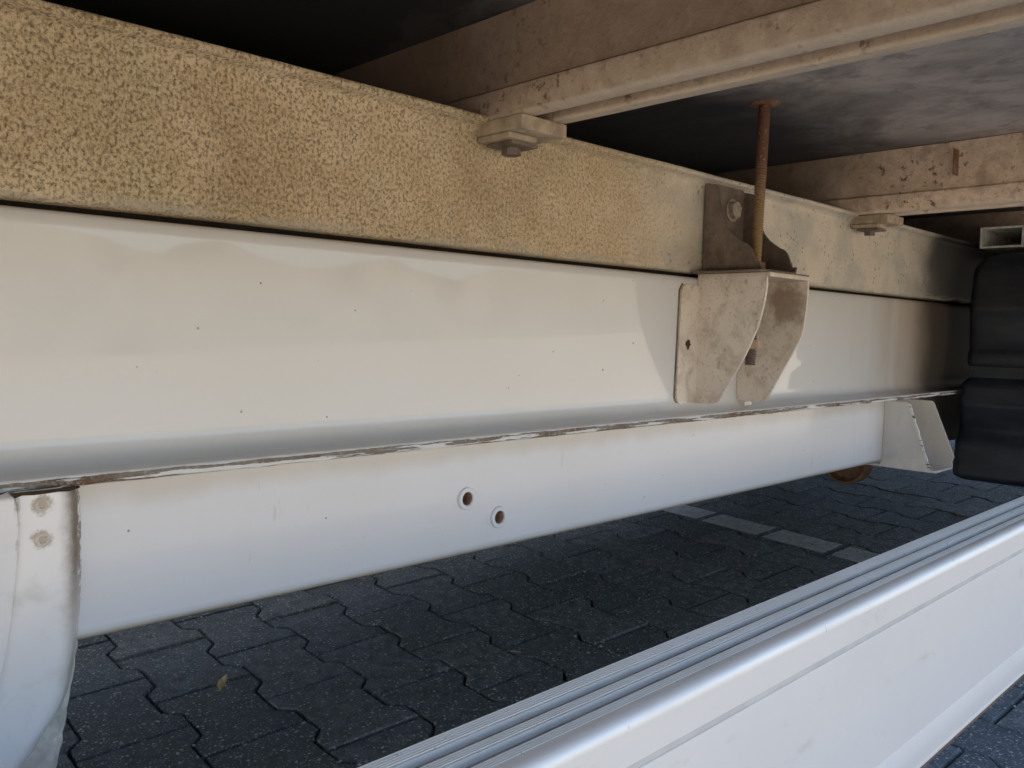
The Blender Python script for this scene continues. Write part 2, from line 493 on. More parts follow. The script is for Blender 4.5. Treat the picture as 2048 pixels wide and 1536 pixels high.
# ------------------------------------------------------------------ ground and sky-side surroundings
GZ, GSX, GSY = -.67528, .03905, .03454
def gz(x, y): return GZ + GSX * x + GSY * y
nrm = Vector((-GSX, -GSY, 1)).normalized()
TH = -.04019
eu = Vector((cos(TH), sin(TH), 0)); eu = (eu - nrm * eu.dot(nrm)).normalized()
ev = nrm.cross(eu)
GO = Vector((.52153, 1.53194, gz(.52153, 1.53194)))
GM = Matrix((( eu.x, ev.x, nrm.x, GO.x), (eu.y, ev.y, nrm.y, GO.y), (eu.z, ev.z, nrm.z, GO.z), (0, 0, 0, 1)))
A_, B_ = .14195, .2
U0, U1 = -.95, 4.2
V0, V1 = -1.75, .95
bm = bmesh.new()
BIG = 70
def quad(bm, a, b, c, d, z=0):
    bm.faces.new([bm.verts.new((*p, z)) for p in (a, b, c, d)])
quad(bm, (-BIG, -BIG), (BIG, -BIG), (BIG, V0), (-BIG, V0), -.004)
quad(bm, (-BIG, V1), (BIG, V1), (BIG, BIG), (-BIG, BIG), -.004)
quad(bm, (-BIG, V0), (U0, V0), (U0, V1), (-BIG, V1), -.004)
quad(bm, (U1, V0), (BIG, V0), (BIG, V1), (U1, V1), -.004)
g = newobj('ground', finish(bm, MT['ground'], False), kind='structure')
g.matrix_world = GM
bm = bmesh.new()
quad(bm, (U0 - .1, V0 - .1), (U1 + .1, V0 - .1), (U1 + .1, V1 + .1), (U0 - .1, V1 + .1), -.009)
paving = newobj('paving', finish(bm, MT['sand'], False), kind='structure')
paving.matrix_world = GM

def paver_mesh(seed):
    rnd = random.Random(seed)
    AMP, J = .0115, .0016
    side = []
    for v in (-.0975, -.0625, -.0385, .0385, .0625, .0975):
        s_ = 1 if abs(v) > .05 else -1
        side.append((A_ / 2 + AMP * s_ - J, v))
    outline = [(u, v) for u, v in side] + [(-u, v) for u, v in reversed(side)]
    def inset(pts, d):
        n = len(pts); out = []
        for i in range(n):
            p0, p1, p2 = (Vector(pts[j % n]) for j in (i - 1, i, i + 1))
            e1, e2 = (p1 - p0).normalized(), (p2 - p1).normalized()
            n1, n2 = Vector((-e1.y, e1.x)), Vector((-e2.y, e2.x))
            b = (n1 + n2); k = d / max(.3, 1 + n1.dot(n2))
            out.append(tuple(p1 + b * k))
        return out
    outline = [(u + rnd.uniform(-.0008, .0008), v + rnd.uniform(-.0008, .0008)) for u, v in outline]
    bm = bmesh.new()
    lv = [(0, -.06), (0, -.0040), (.0010, -.0014), (.0032, 0)]
    rings = [[bm.verts.new((*p, z)) for p in inset(outline, d)] for d, z in lv]
    n = len(outline)
    for a, b in zip(rings, rings[1:]):
        for i in range(n):
            bm.faces.new((a[i], a[(i + 1) % n], b[(i + 1) % n], b[i]))
    bm.faces.new(rings[-1])
    return finish(bm, MT['paver'], True, 25)
PM = [paver_mesh(i) for i in range(8)]

def marking_mesh(seed):
    rnd = random.Random(seed)
    bm = bmesh.new()
    pts = []
    for (u0, v0), (u1, v1) in (((-.054, -.088), (.054, -.088)), ((.054, -.088), (.054, .088)), ((.054, .088), (-.054, .088)), ((-.054, .088), (-.054, -.088))):
        for k in range(8):
            t = k / 8
            pts.append((u0 + (u1 - u0) * t + rnd.uniform(-.0022, .0022), v0 + (v1 - v0) * t + rnd.uniform(-.0022, .0022)))
    prism(bm, pts, 'Z', .0002, .0012)
    return finish(bm, MT['line'], False)
MM = [marking_mesh(i) for i in range(3)]

Minv = cam.matrix_basis.inverted()
cells = []
for i in range(-6, 27):
    for k in range(-18, 9):
        if (i + k) % 2: continue
        u, v = i * A_ + .158 / 2, (k + 1) * B_ / 2
        if not (U0 < u < U1 and V0 < v < V1): continue
        p = GM @ Vector((u, v, 0))
        q = Minv @ p
        inf = q.z < -.1 and abs(q.x / q.z) < .68 and abs(q.y / q.z) < .54
        hid = 1 if p.y > 1.75 else 0          # hidden by the frame rail from here
        cells.append((0 if inf and not hid else 1, p.length, i, k, u, v))
cells.sort()
rest = bmesh.new()
npav = 0
for rank, (out, d, i, k, u, v) in enumerate(cells):
    rnd = random.Random(i * 131 + k)
    me = PM[rnd.randrange(8)]
    loc = Vector((u, v, rnd.uniform(-.0022, .0012)))
    rot = Matrix.Rotation(rnd.uniform(-.012, .012), 4, 'X') @ Matrix.Rotation(rnd.uniform(-.012, .012), 4, 'Y') @ Matrix.Rotation(rnd.uniform(-.012, .012) + (pi if rnd.random() < .5 else 0), 4, 'Z')
    mx = Matrix.Translation(loc) @ rot
    if npav < 295 and not out:
        o = bpy.data.objects.new('paver', me)
        COL.objects.link(o)
        o.parent = paving
        o.matrix_local = mx
        if i == 11:
            o['label'] = 'paver carrying a stretch of worn white line'
            q = bpy.data.objects.new('line_marking', MM[rnd.randrange(3)])
            COL.objects.link(q); q.parent = o
        npav += 1
    else:
        n0 = len(rest.verts)
        rest.from_mesh(me)
        rest.verts.ensure_lookup_table()
        for vv in rest.verts[n0:]: vv.co = mx @ vv.co
me = bpy.data.meshes.new('mesh'); rest.to_mesh(me); rest.free(); me.materials.append(MT['paver'])
o = bpy.data.objects.new('paver_field', me); COL.objects.link(o); o.parent = paving; o['kind'] = 'stuff'

# grit lying in and beside the joints
bm = bmesh.new()
rnd = random.Random(5)
ico = [Vector(p).normalized() for p in ((0, 0, 1), (.9, 0, .3), (.3, .85, .3), (-.7, .5, .3), (-.7, -.5, .3), (.3, -.85, .3), (.0, .0, -.6))]
fc = ((0, 1, 2), (0, 2, 3), (0, 3, 4), (0, 4, 5), (0, 5, 1), (6, 2, 1), (6, 3, 2), (6, 4, 3), (6, 5, 4), (6, 1, 5))
for _ in range(16000):
    u, v = rnd.uniform(-.6, 3.4), rnd.uniform(-1.5, .3)
    if noise.noise(Vector((u * 3, v * 3, 2))) < rnd.uniform(-.35, .55): continue
    if rnd.random() < .45:
        i = round(u / A_); u = i * A_ + rnd.uniform(-.014, .026)
    r_ = rnd.choice((.0008, .001, .0012, .0015, .0019, .0026)) * rnd.uniform(.7, 1.3)
    c = Vector((u, v, r_ * .4)); rz = rnd.uniform(0, 6.28)
    vs = [bm.verts.new(c + Matrix.Rotation(rz, 3, 'Z') @ Vector((p.x * r_ * 1.3, p.y * r_, p.z * r_ * .7))) for p in ico]
    for f in fc: bm.faces.new([vs[j] for j in f])
grit = newobj('grit', finish(bm, MT['grit'], False), kind='stuff', label='pale grit scattered over the dark pavers')
grit.matrix_world = GM

# far tree line behind the photographer (seen mirrored in the glossy paint)
bm = bmesh.new()
xs = frange(-60, 90, 420)
rows = []
for j, x in enumerate(xs):
    h = 4.05 + .25 * noise.noise(Vector((x * .3, 0, 1))) + .22 * noise.noise(Vector((x * 1.1, 3, 1)))
    for cx, wd, dp in ((15.0, 2.2, .85), (24.0, 3.2, 1.1), (34.0, 2.8, 1.0)): h -= dp * math.exp(-((x - cx) / wd) ** 2)
    if x < 11 or x > 42: h += .8
    rows.append([bm.verts.new((x, -38 + 1.2 * noise.noise(Vector((x * .4, t * 3, 5))) - 1.5 * t, -2.4 + (h + 2.4) * t)) for t in (0, .25, .5, .75, .92, 1)])
for a, b in zip(rows, rows[1:]):
    for i in range(5): bm.faces.new((a[i], a[i + 1], b[i + 1], b[i]))
back = [bm.verts.new((v_[-1].co.x, -44, -2.4)) for v_ in rows]
for i in range(len(rows) - 1): bm.faces.new((rows[i][-1], back[i], back[i + 1], rows[i + 1][-1]))
newobj('far_skyline', finish(bm, MT['tree'], True, 60), kind='stuff')

# ------------------------------------------------------------------ truck
truck = bpy.data.objects.new('box_truck', None)
COL.objects.link(truck)
truck.location = (1.2, 1.1, -.6)
truck['label'] = 'box truck seen from underneath, with tan subframe, white frame rail and aluminium side guard'
truck['category'] = 'truck'
def part(name, me, parent=truck, label=None, kind=None):
    return newobj(name, me, parent, label, None, None, kind)
XL, XR = -1.7, 4.7

# cargo box and its floorboard
ZF = .286
bm = bmesh.new()
box(bm, (XL, -.05, ZF + .022), (XR, 2.2, 2.1))
part('cargo_box', finish(bm, MT['body'], True, bevel=.01))
bm = bmesh.new()
box(bm, (XL + .01, -.03, ZF), (XR - .01, 2.18, ZF + .02))
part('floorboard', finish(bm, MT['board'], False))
bm = bmesh.new()
prism(bm, [(-.049, ZF + .04), (-.049, .133), (-.045, .129), (-.030, .129), (-.030, .133), (-.043, .135), (-.043, ZF - .001), (-.043, ZF + .04)], 'X', XL, XR)
part('body_skirt', finish(bm, MT['body'], False))

# subframe rail (galvanised C section, flange lip turned a little outwards)
def wavy(amp=.0006, k=9):
    return lambda x, y, z, i: (x, y + amp * noise.noise(Vector((x * k, z * 20, 0))), z + amp * noise.noise(Vector((x * k, 3, y * 9))))
bm = bmesh.new()
prof = [(.64, .1965), (.5885, .1965), (.5868, .1955), (.5865, .1925), (.5880, .1905), (.5935, .1895), (.5975, .1875), (.5995, .183), (.600, .178), (.600, .084), (.6003, .0795), (.602, .0765), (.606, .0755), (.64, .0755)]
sweep(bm, prof, frange(-.8, 3.8, 130), wavy())
part('subframe_rail', finish(bm, MT['sub'], True, 60), label='tan dirt-crusted galvanised subframe rail')
# cross members
def cross_member(X, label, tab=False, y0=-.02):
    bm = bmesh.new()
    p = [(X + .002, ZF - .001), (X + .0035, ZF - .016), (X + .006, .226), (X + .005, .220), (X - .0005, .2165), (X - .001, .212), (X + .0005, .199), (X + .003, .1945), (X + .007, .1925),
         (X + .0195, .1925), (X + .0205, .1932), (X + .0208, .262), (X + .0440, .262), (X + .0442, .1945), (X + .0455, .1925), (X + .059, .1925), (X + .061, .194),
         (X + .061, ZF - .001)]
    n = 40
    ys = frange(y0, 2.16, n)
    rows = []
    for y in ys:
        rows.append([bm.verts.new((a + .0007 * noise.noise(Vector((y * 14, z * 30, X))), y, min(ZF - .0005, z + .0006 * noise.noise(Vector((y * 11, a * 20, 7)))))) for a, z in p])
    for a, b in zip(rows, rows[1:]):
        for i in range(len(p) - 1): bm.faces.new((a[i], a[i + 1], b[i + 1], b[i]))
    bm.faces.new(rows[0]); bm.faces.new(rows[-1][::-1])
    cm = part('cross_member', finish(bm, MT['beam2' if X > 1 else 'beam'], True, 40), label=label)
    if tab:
        bm = bmesh.new()
        box(bm, (X - .012, .440, .236), (X + .004, .4425, .272)); 
        part('weld_tab', finish(bm, MT['rust'], False, bevel=.0006), cm)
    return cm
cross_member(.529, 'nearest dusty brown cross member, overhead')
cross_member(1.308, 'second dusty brown cross member, with a small welded tab', True)
cross_member(2.087, None)
cross_member(-.25, None)

# clamp plates that hold the cross members to the subframe
def clamp(X, W):
    bm = bmesh.new()
    box(bm, (X + .0005, .541, .1785), (X + W, .6, .1915))
    box(bm, (X - .0002, .556, .1725), (X + .036, .599, .1780))
    bmesh.ops.translate(bm, verts=bm.verts, vec=(0, 0, 0))
    c = part('clamp_plate', finish(bm, MT['clamp'], True, bevel=.0012))
    bm = bmesh.new()
    box(bm, (X + .006, .559, .1690), (X + .040, .592, .1718))
    part('washer_plate', finish(bm, MT['dsteel'], True, bevel=.0006), c)
    bm = bmesh.new()
    hexnut(bm, (X + .024, .578, .1625), 'Z', .0092, .0064, .4)
    part('bolt_head', finish(bm, MT['dsteel'], True, bevel=.001), c)
clamp(.529, .060)
clamp(1.322, .062)
clamp(2.10, .062)

# frame rail: web, fillet and bottom flange
bm = bmesh.new()
prof = [(.64, .0705), (.606, .0705), (.6025, .0695), (.6007, .067), (.600, .062), (.600, .0605), (.600, .03), (.600, -.03), (.600, -.0765), (.600, -.078)]
for k in range(1, 8):
    a = k / 7 * pi / 2
    prof.append((.600 - .016 * (1 - cos(a)), -.078 - .0188 * sin(a)))
prof += [(.5665, -.0972)]
xs = frange(-.8, 3.8, 110)
sweep(bm, prof, xs, lambda x, y, z, i: (x, y + .0004 * noise.noise(Vector((x * 3, z * 8, 0))), z))
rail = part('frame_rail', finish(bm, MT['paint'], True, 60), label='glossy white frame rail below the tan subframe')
bm = bmesh.new()
prof = [(.5665, -.0972), (.5652, -.0977), (.5646, -.0990), (.5647, -.1028), (.5654, -.1041), (.5700, -.1044), (.5715, -.1038)]
rr = random.Random(3)
sweep(bm, prof, frange(-.8, 2.2, 560), lambda x, y, z, i: (x, y + (.0012 * noise.noise(Vector((x * 90, z * 200, 0))) if 0 < i < 5 else 0), z + (.0015 * noise.noise(Vector((x * 45, i, 4))) if 1 < i < 5 else 0)))
part('flange_edge', finish(bm, MT['chip'], True, 50), rail, 'chipped paint lip along the bottom flange')
bm = bmesh.new()
box(bm, (-.8, .618, .050), (3.8, .628, .100))  # added strip that stops light showing through between the two rails
part('gap_light_block', finish(bm, mat_simple('gap_block_black', (.012, .009, .007), .9, 60, .3), False), rail)
# lower part of the rail beyond the box section
bm = bmesh.new()
box(bm, (1.45, .5995, -.205), (3.8, .603, -.1036))
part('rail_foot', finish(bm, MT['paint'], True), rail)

# white box section under the flange
bm = bmesh.new()
rb = .009
prof = [(.5905, -.1038), (.574, -.1038), (.572, -.1055)]
prof += [(.572, -.15), (.572, -.2085 + rb)]
for k in range(1, 7):
    a = k / 6 * pi / 2
    prof.append((.572 + rb * (1 - cos(a)), -.2085 + rb - rb * sin(a)))
prof += [(.640, -.2085), (.642, -.2065), (.642, -.1038)]
# holes need a flat face: web is built on its own below, so drop that segment from the sweep
xs = frange(-.8, 1.422, 60)
bm2 = bmesh.new()
top = prof[:3]; bot = prof[4:]
sweep(bm, top, xs)
sweep(bm, bot, xs)
XH = [(.5006, -.1546), (.5413, -.1774)]
def web_with_holes(bm, x0, x1, z0, z1, y, holes, rad, n=32):
    """front face split in columns; each hole sits in its own square cell with a fan of quads"""
    cx = [x0]
    s_ = .0175
    for hx, hz in holes: cx += [hx - s_, hx + s_]
    cx.append(x1)
    def V(x, z): return bm.verts.new((x, y, z))
    for a in range(0, len(cx), 2):
        xx = frange(cx[a], cx[a + 1], 12)
        for p, q in zip(xx, xx[1:]): bm.faces.new((V(p, z0), V(q, z0), V(q, z1), V(p, z1)))
    for hx, hz in holes:
        a, b = hx - s_, hx + s_
        bm.faces.new((V(a, z0), V(b, z0), V(b, hz - s_), V(a, hz - s_)))
        bm.faces.new((V(a, hz + s_), V(b, hz + s_), V(b, z1), V(a, z1)))
        inner = [V(hx + rad * cos(t * 2 * pi / n), hz + rad * sin(t * 2 * pi / n)) for t in range(n)]
        outer = []
        for t in range(n):
            c_, s2 = cos(t * 2 * pi / n), sin(t * 2 * pi / n)
            k = s_ / max(abs(c_), abs(s2))
            outer.append(V(hx + k * c_, hz + k * s2))
        deep = [bm.verts.new((v_.co.x, y + .004, v_.co.z)) for v_ in inner]
        for t in range(n):
            u_ = (t + 1) % n
            bm.faces.new((outer[t], outer[u_], inner[u_], inner[t]))
            bm.faces.new((inner[t], inner[u_], deep[u_], deep[t]))
box(bm, (1.4205, .5722, -.207), (1.4218, .640, -.105))
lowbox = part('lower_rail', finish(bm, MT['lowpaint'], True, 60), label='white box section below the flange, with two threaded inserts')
bm = bmesh.new()
web_with_holes(bm, -.8, 1.422, -.2085 + rb, -.1055, .572, XH, .0062)
for f in bm.faces:
    f.normal_update()
    if f.normal.y > .1: f.normal_flip()
me = bpy.data.meshes.new('mesh'); bm.to_mesh(me); bm.free(); me.materials.append(MT['lowpaint'])
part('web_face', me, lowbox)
for hx, hz in XH:
    bm = bmesh.new()
    R1, R0 = .0104, .0060
    lathe(bm, [(R0, -.0008), (R0 + .0006, -.0022), (R1 - .0008, -.0022), (R1, -.0014), (R1, -.0001)], (hx, .572, hz), 'Y', 40, False)
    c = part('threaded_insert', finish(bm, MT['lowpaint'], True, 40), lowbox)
    bm = bmesh.new()
    pr = [(R0, -.0008)]
    for k in range(14):
        pr += [(.0059, .0004 + k * .0016), (.0051, .0012 + k * .0016)]
    pr += [(.0052, .0235), (.0001, .0236)]
    lathe(bm, pr, (hx, .572, hz), 'Y', 28, False)
    part('thread_bore', finish(bm, MT['rust'], True, 40), c)

# upper bracket (dark bent steel on the subframe)
def polyplate(bm, pts, axis, a, b): return prism(bm, pts, axis, a, b)
bm = bmesh.new()
XA, XB, ZB = .9075, .9991, .0765
edge = [(.5975, .1865), (.5912, .1855), (.5820, .1830), (.5780, .1785), (.5755, .1660), (.5735, .1570), (.5712, .1455), (.5660, .1325), (.5610, .1260), (.5560, .1210), (.5490, .1160), (.5420, .1115), (.5360, .1090), (.5320, .1045), (.5295, .0995), (.5268, .0925), (.5240, .0865), (.5214, .0820), (.5180, .0785)]
rad = .009
rows = []
for (y, zt) in edge:
    L = []
    def arc(cx, cz, a0, a1, n=6): return [(cx + rad * cos(a0 + (a1 - a0) * k / n), cz + rad * sin(a0 + (a1 - a0) * k / n)) for k in range(n + 1)]
    hl = max(zt, ZB + .0012)
    ztl = zt
    if ztl < ZB + rad: ztl = ZB + rad
    sec = [(XA, zt)] if zt > ZB + rad else []
    a0 = pi if zt > ZB + rad else pi + math.asin(min(1, (ZB + rad - hl) / rad))
    left = [(XA, ZB + rad + max(0, zt - ZB - rad) * t) for t in (1, .5)] + arc(XA + rad, ZB + rad, a0, 1.5 * pi)
    right = [(XA + XB - x, z) for x, z in reversed(left)]
    rows.append([(x, y, z) for x, z in left + right])
vr = [[bm.verts.new(p) for p in r_] for r_ in rows]
for a, b in zip(vr, vr[1:]):
    for i in range(len(a) - 1): bm.faces.new((a[i], a[i + 1], b[i + 1], b[i]))
bmesh.ops.recalc_face_normals(bm, faces=bm.faces[:])
geo = bmesh.ops.solidify(bm, geom=bm.faces[:], thickness=.0030)
prism(bm, [(XA + .0022, ZB + .002), (XB - .0022, ZB + .002), (XB - .0022, .185), (XB - .008, .1895), (XA + .035, .1895), (XA + .002, .1870)], 'Y', .5950, .5988)
box(bm, (.884, .5055, .0742), (1.006, .5988, .0764))
ub = part('upper_bracket', finish(bm, MT['dsteel'], True, 40, bevel=.0004, seg=1), label='dark bent steel bracket bolted to the tan subframe')
bm = bmesh.new()
hexnut(bm, (.966, .587, .160), 'Y', .0115, .0078, .3)
prism(bm, [(.966 + .0145 * cos(k * pi / 12), .160 + .0145 * sin(k * pi / 12)) for k in range(24)], 'Y', .5935, .5949)
part('bracket_bolt', finish(bm, MT['bolt'], True, 30, bevel=.0008), ub)

# lower bracket (dirty white, open channel)
bm = bmesh.new()
X0, X1, ZT = .9008, 1.0023, .0718
front = [(.5050, .0712), (.5046, .060), (.5062, .045), (.5104, .0239), (.5140, .0105), (.5184, .0002), (.5240, -.0125), (.5293, -.0239), (.5400, -.0430), (.5510, -.0610), (.5600, -.0755), (.5640, -.0815), (.5680, -.0845), (.5740, -.0865)]
cheek = front + [(.5990, -.0870), (.5990, .0712)]
polyplate(bm, cheek, 'X', X0, X0 + .0036)
polyplate(bm, [(.5050, .0712), (.5046, .050), (.5058, .034), (.5075, .016), (.5105, -.001), (.5190, -.017), (.5370, -.0505), (.5500, -.0745), (.5545, -.0830), (.5600, -.0868)] + [(.5990, -.0875), (.5990, .0712)], 'X', X1 - .0005, X1 + .0032)
# top plate, folded from the left cheek, with a ragged right lip
box(bm, (X0 + .0002, .5008, .0690), (X1 + .0085, .5990, .0739))
# mounting flange on the web, chamfered corners
fl = [(.8690, .0600), (.8630, .0525), (.8598, -.0765), (.8625, -.0835), (.8680, -.0862), (.9012, -.0862), (.9012, .0560), (.8990, .0600)]
prism(bm, fl, 'Y', .5962, .5996)
lb = part('lower_bracket', finish(bm, MT['dpaint'], True, 40, bevel=.0009, seg=2), label='dirty white folded bracket below the dark one')
bm = bmesh.new()
rr = random.Random(2)
prism(bm, [(.8795 + .0052 * rr.uniform(.65, 1.1) * cos(k * pi / 8), -.0130 + .0068 * rr.uniform(.6, 1.1) * sin(k * pi / 8)) for k in range(16)], 'Y', .5955, .5966)
part('rusty_hole', finish(bm, mat_rust('dark_rust', (.035, .02, .012), (.09, .05, .03)), False), lb)
# thin dark edge line round the flange, where dirt sits in the seam
bm = bmesh.new()
sl = [(.8676, .0618), (.8612, .0533), (.8580, -.0770), (.8612, -.0850), (.8676, -.0880)]
for (a, b) in zip(sl, sl[1:]):
    pass
il = [(.8690, .0600), (.8630, .0525), (.8598, -.0765), (.8625, -.0835), (.8680, -.0862)]
prism(bm, sl + il[::-1], 'Y', .5988, .5998)
part('seam_dirt', finish(bm, MT['stain'], False), lb)
# runs of dirty water behind the bracket
bm = bmesh.new()
prism(bm, [(1.004, -.0890), (1.0200, -.0890), (1.0215, -.0932), (1.004, -.0945)], 'Y', .587, .5975)
part('drain_spacer', finish(bm, MT['dpaint'], True, bevel=.0008), lb)

# threaded rod with real thread
def rod_mesh(bm, p0, p1, r0, pitch, n=20, depth=.0017, worn=None):
    L = (Vector(p1) - Vector(p0)).length
    d = (Vector(p1) - Vector(p0)) / L
    q = d.to_track_quat('Z', 'Y').to_matrix()
    st = int(L / pitch * 5)
    rows = []
    for j in range(st + 1):
        t = j / st * L
        ring = []
        for k in range(n):
            a = 2 * pi * k / n
            ph = (t / pitch + k / n) % 1.0
            tri = abs(ph * 2 - 1)
            dep = depth * (worn(t) if worn else 1)
            r_ = r0 - dep * (1 - tri) + .0002 * noise.noise(Vector((t * 300, a, 0)))
            ring.append(bm.verts.new(Vector(p0) + q @ Vector((r_ * cos(a), r_ * sin(a), t))))
        rows.append(ring)
    for a, b in zip(rows, rows[1:]):
        for k in range(n): bm.faces.new((a[k], a[(k + 1) % n], b[(k + 1) % n], b[k]))
    bm.faces.new(rows[0][::-1]); bm.faces.new(rows[-1])
bm = bmesh.new()
rod_mesh(bm, (.9468, .549, -.0375), (.9572, .549, ZF + .01), .0073, .0032, worn=lambda t: 1.0 if t < .20 else max(.22, 1 - (t - .20) * 9))
rod = part('threaded_rod', finish(bm, MT['rod'], True, 80), label='rusty threaded rod running up to the floorboard')
bm = bmesh.new()
lathe(bm, [(.0072, .2835), (.0165, .2838), (.0185, .2848), (.0185, .2859)], (.9568, .549, 0), 'Z', 28, False)
part('washer', finish(bm, MT['rust'], True, 40), rod)
bm = bmesh.new()
hexnut(bm, (.9515, .549, .0776), 'Z', .0122, .0125, .35)
part('nut', finish(bm, MT['rust'], True, 30, bevel=.0009), rod)
bm = bmesh.new()
hexnut(bm, (.9490, .549, -.0170), 'Z', .0122, .0112, .15)
part('nut', finish(bm, MT['nut'], True, 30, bevel=.0009), rod)

# end bracket: open channel gusset below the flange
bm = bmesh.new()
XC, XD = 1.4235, 1.500
polyplate(bm, [(.5720, -.1040), (.5360, -.1040), (.5320, -.1065), (.4980, -.2080), (.4955, -.2125), (.4955, -.2150), (.5720, -.2150), (.5740, -.2110), (.5740, -.1850), (.572, -.183)], 'X', XC, XC + .0035)
polyplate(bm, [(.5990, -.1040), (.5230, -.1040), (.5200, -.1070), (.4835, -.1950), (.4870, -.2030), (.4855, -.2120), (.5990, -.2120)], 'X', XD - .0035, XD)
box(bm, (XC + .0004, .4862, -.2150), (XD - .0004, .5985, -.2115))
gus = part('end_bracket', finish(bm, MT['fpaint'], True, 30, bevel=.0008), label='white gusset bracket at the right end of the lower rail')
bm = bmesh.new()
rr = random.Random(9)
pts_a = []; pts_b = []
for k in range(15):
    t = k / 14
    y, z = .5325 + (.4975 - .5325) * t, -.1065 + (-.2075 + .1065) * t
    wdt = .0012 + .0016 * rr.random()
    pts_a.append((y - wdt, z)); pts_b.append((y + .0012, z))
prism(bm, pts_a + pts_b[::-1], 'X', XC - .0006, XC + .0030)
part('bracket_edge', finish(bm, MT['chip'], False), gus)

# rusty drum peeping below the rail
bm = bmesh.new()
lathe(bm, [(.0001, .016), (.012, .016), (.014, .022), (.046, .022), (.052, .014), (.054, .0), (.060, .0), (.061, .004), (.061, .05), (.056, .056)], (2.235, 1.0, -.3385), 'X', 44, False)
drum = part('exhaust_drum', finish(bm, MT['rust'], True, 30), label='rusty round drum peeping out below the white rail')

# grey-white square tube with open end
bm = bmesh.new()
def tube(bm, x0, x1, y0, y1, z0, z1, t):
    o_ = [(y0, z0), (y1, z0), (y1, z1), (y0, z1)]
    i_ = [(y0 + t, z0 + t), (y1 - t, z0 + t), (y1 - t, z1 - t), (y0 + t, z1 - t)]
    A = [bm.verts.new((x0, *p)) for p in o_]; B = [bm.verts.new((x1, *p)) for p in o_]
    C = [bm.verts.new((x0, *p)) for p in i_]; D_ = [bm.verts.new((x1, *p)) for p in i_]
    for k in range(4):
        j = (k + 1) % 4
        bm.faces.new((A[k], A[j], B[j], B[k])); bm.faces.new((C[k], D_[k], D_[j], C[j])); bm.faces.new((A[k], C[k], C[j], A[j]))
    bm.faces.new(D_)
tube(bm, 1.81, 2.5, .484, .560, .179, .2195, .0038)
part('square_tube', finish(bm, MT['tube'], True, 30, bevel=.0012), label='open-ended grey-white square tube above the black tank')

# black tank: two ribbed halves, each a moulded shell
def tank_half(prof, rtop, label):
    ztop, zbot = prof[0][1], prof[-1][1]
    bm = bmesh.new()
    zs = []
    for (xa, za), (xb, zb) in zip(prof, prof[1:]):
        n_ = max(2, int(abs(za - zb) / .006))
        zs += [(xa + (xb - xa) * k / n_, za + (zb - za) * k / n_) for k in range(n_)]
    zs.append(prof[-1])
    rows = []
    YL = .556
    for x, z in zs:
        t = ztop - z
        yl = YL - (rtop - math.sqrt(max(0, rtop * rtop - (rtop - t) ** 2)) if t < rtop else 0)
        b = z - zbot
        if b < .012: yl -= .012 - math.sqrt(max(0, .012 ** 2 - (.012 - b) ** 2))
        xt = x + (.020 * (1 - t / .02) ** 2 if t < .02 else 0) + (.010 * (1 - b / .010) ** 2 if b < .010 else 0)
        row = []
        for k in range(9):
            a = k / 8 * pi / 2
            row.append((xt + .018 * (1 - sin(a)), yl - .018 + .018 * cos(a), z))
        row = [(2.4, yl, z)] + row + [(xt + .0012 * noise.noise(Vector((y * 9, z * 20, 0))), y, z) for y in (yl - .04, yl - .08, yl - .13, yl - .18)] + [(xt, .30, z), (2.4, .30, z)]
        rows.append([bm.verts.new(p) for p in row])
    for a, b in zip(rows, rows[1:]):
        for i in range(len(a) - 1): bm.faces.new((a[i], a[i + 1], b[i + 1], b[i]))
    bm.faces.new(rows[0]); bm.faces.new(rows[-1][::-1])
    return part('tank_shell', finish(bm, MT['black'], True, 50), label=label)
tank_half([(1.775, .168), (1.758, .135), (1.750, .085), (1.745, .060), (1.750, .040), (1.754, -.004), (1.758, -.016), (1.750, -.028), (1.748, -.054)], .045, 'upper half of the black plastic tank')
tank_half([(1.745, -.066), (1.724, -.084), (1.716, -.112), (1.712, -.120), (1.722, -.150), (1.726, -.170), (1.708, -.192), (1.700, -.262)], .020, 'lower half of the black plastic tank')
bm = bmesh.new()
box(bm, (1.785, .31, -.20), (2.38, .540, .12))
box(bm, (1.752, .31, -.0705), (2.38, .548, -.0495))
part('tank_core', finish(bm, MT['black'], True, bevel=.004))

# left fender piece with rolled edge and two rivets
bm = bmesh.new()
re = [(-.1030, .1665), (-.1065, .1698), (-.1120, .1712), (-.1250, .1717), (-.1469, .1719), (-.1640, .1716), (-.1793, .1709), (-.1940, .1699), (-.2082, .1684), (-.2170, .1670), (-.2260, .1654), (-.2362, .1628), (-.2463, .1583), (-.2531, .1540), (-.2610, .1482), (-.2688, .1425), (-.2774, .1341), (-.30, .105), (-.33, .05)]
rows = []
for (z, xe) in re:
    row = []
    dz = 0
    sq = 1.0 + .18 * max(0, min(1, (-.13 - z) / .09))
    for q in (0, .0006, .0020, .005, .009, .013, .018, .024, .030, .0355, .0375, .0395, .044, .052, .066, .09, .14, .22):
        # raised field left of the seam, seam valley, flat riveted strip, rolled edge
        if q < .009: y = .5715 - .011 * sin(min(1, q / .009) * pi / 2)
        elif q < .0355: y = .5605
        elif q < .0395: y = .5605 + .0018 - .007 * max(0, (q - .0375) / .002)
        else: y = .5553 - .016 * min(1, (q - .0395) / .05)
        y += dz * .10 - (.0018 if .0350 < q < .0370 else 0) + .0009 * noise.noise(Vector((z * 60, q * 80, 0)))
        row.append(bm.verts.new((xe - q * sq + (.0008 * noise.noise(Vector((z * 160, 1, 1))) if q < .003 else 0), y, z)))
    rows.append(row)
for a, b in zip(rows, rows[1:]):
    for i in range(len(a) - 1): bm.faces.new((a[i], a[i + 1], b[i + 1], b[i]))
bmesh.ops.subdivide_edges(bm, edges=bm.edges[:], cuts=1, use_grid_fill=True, smooth=.4)
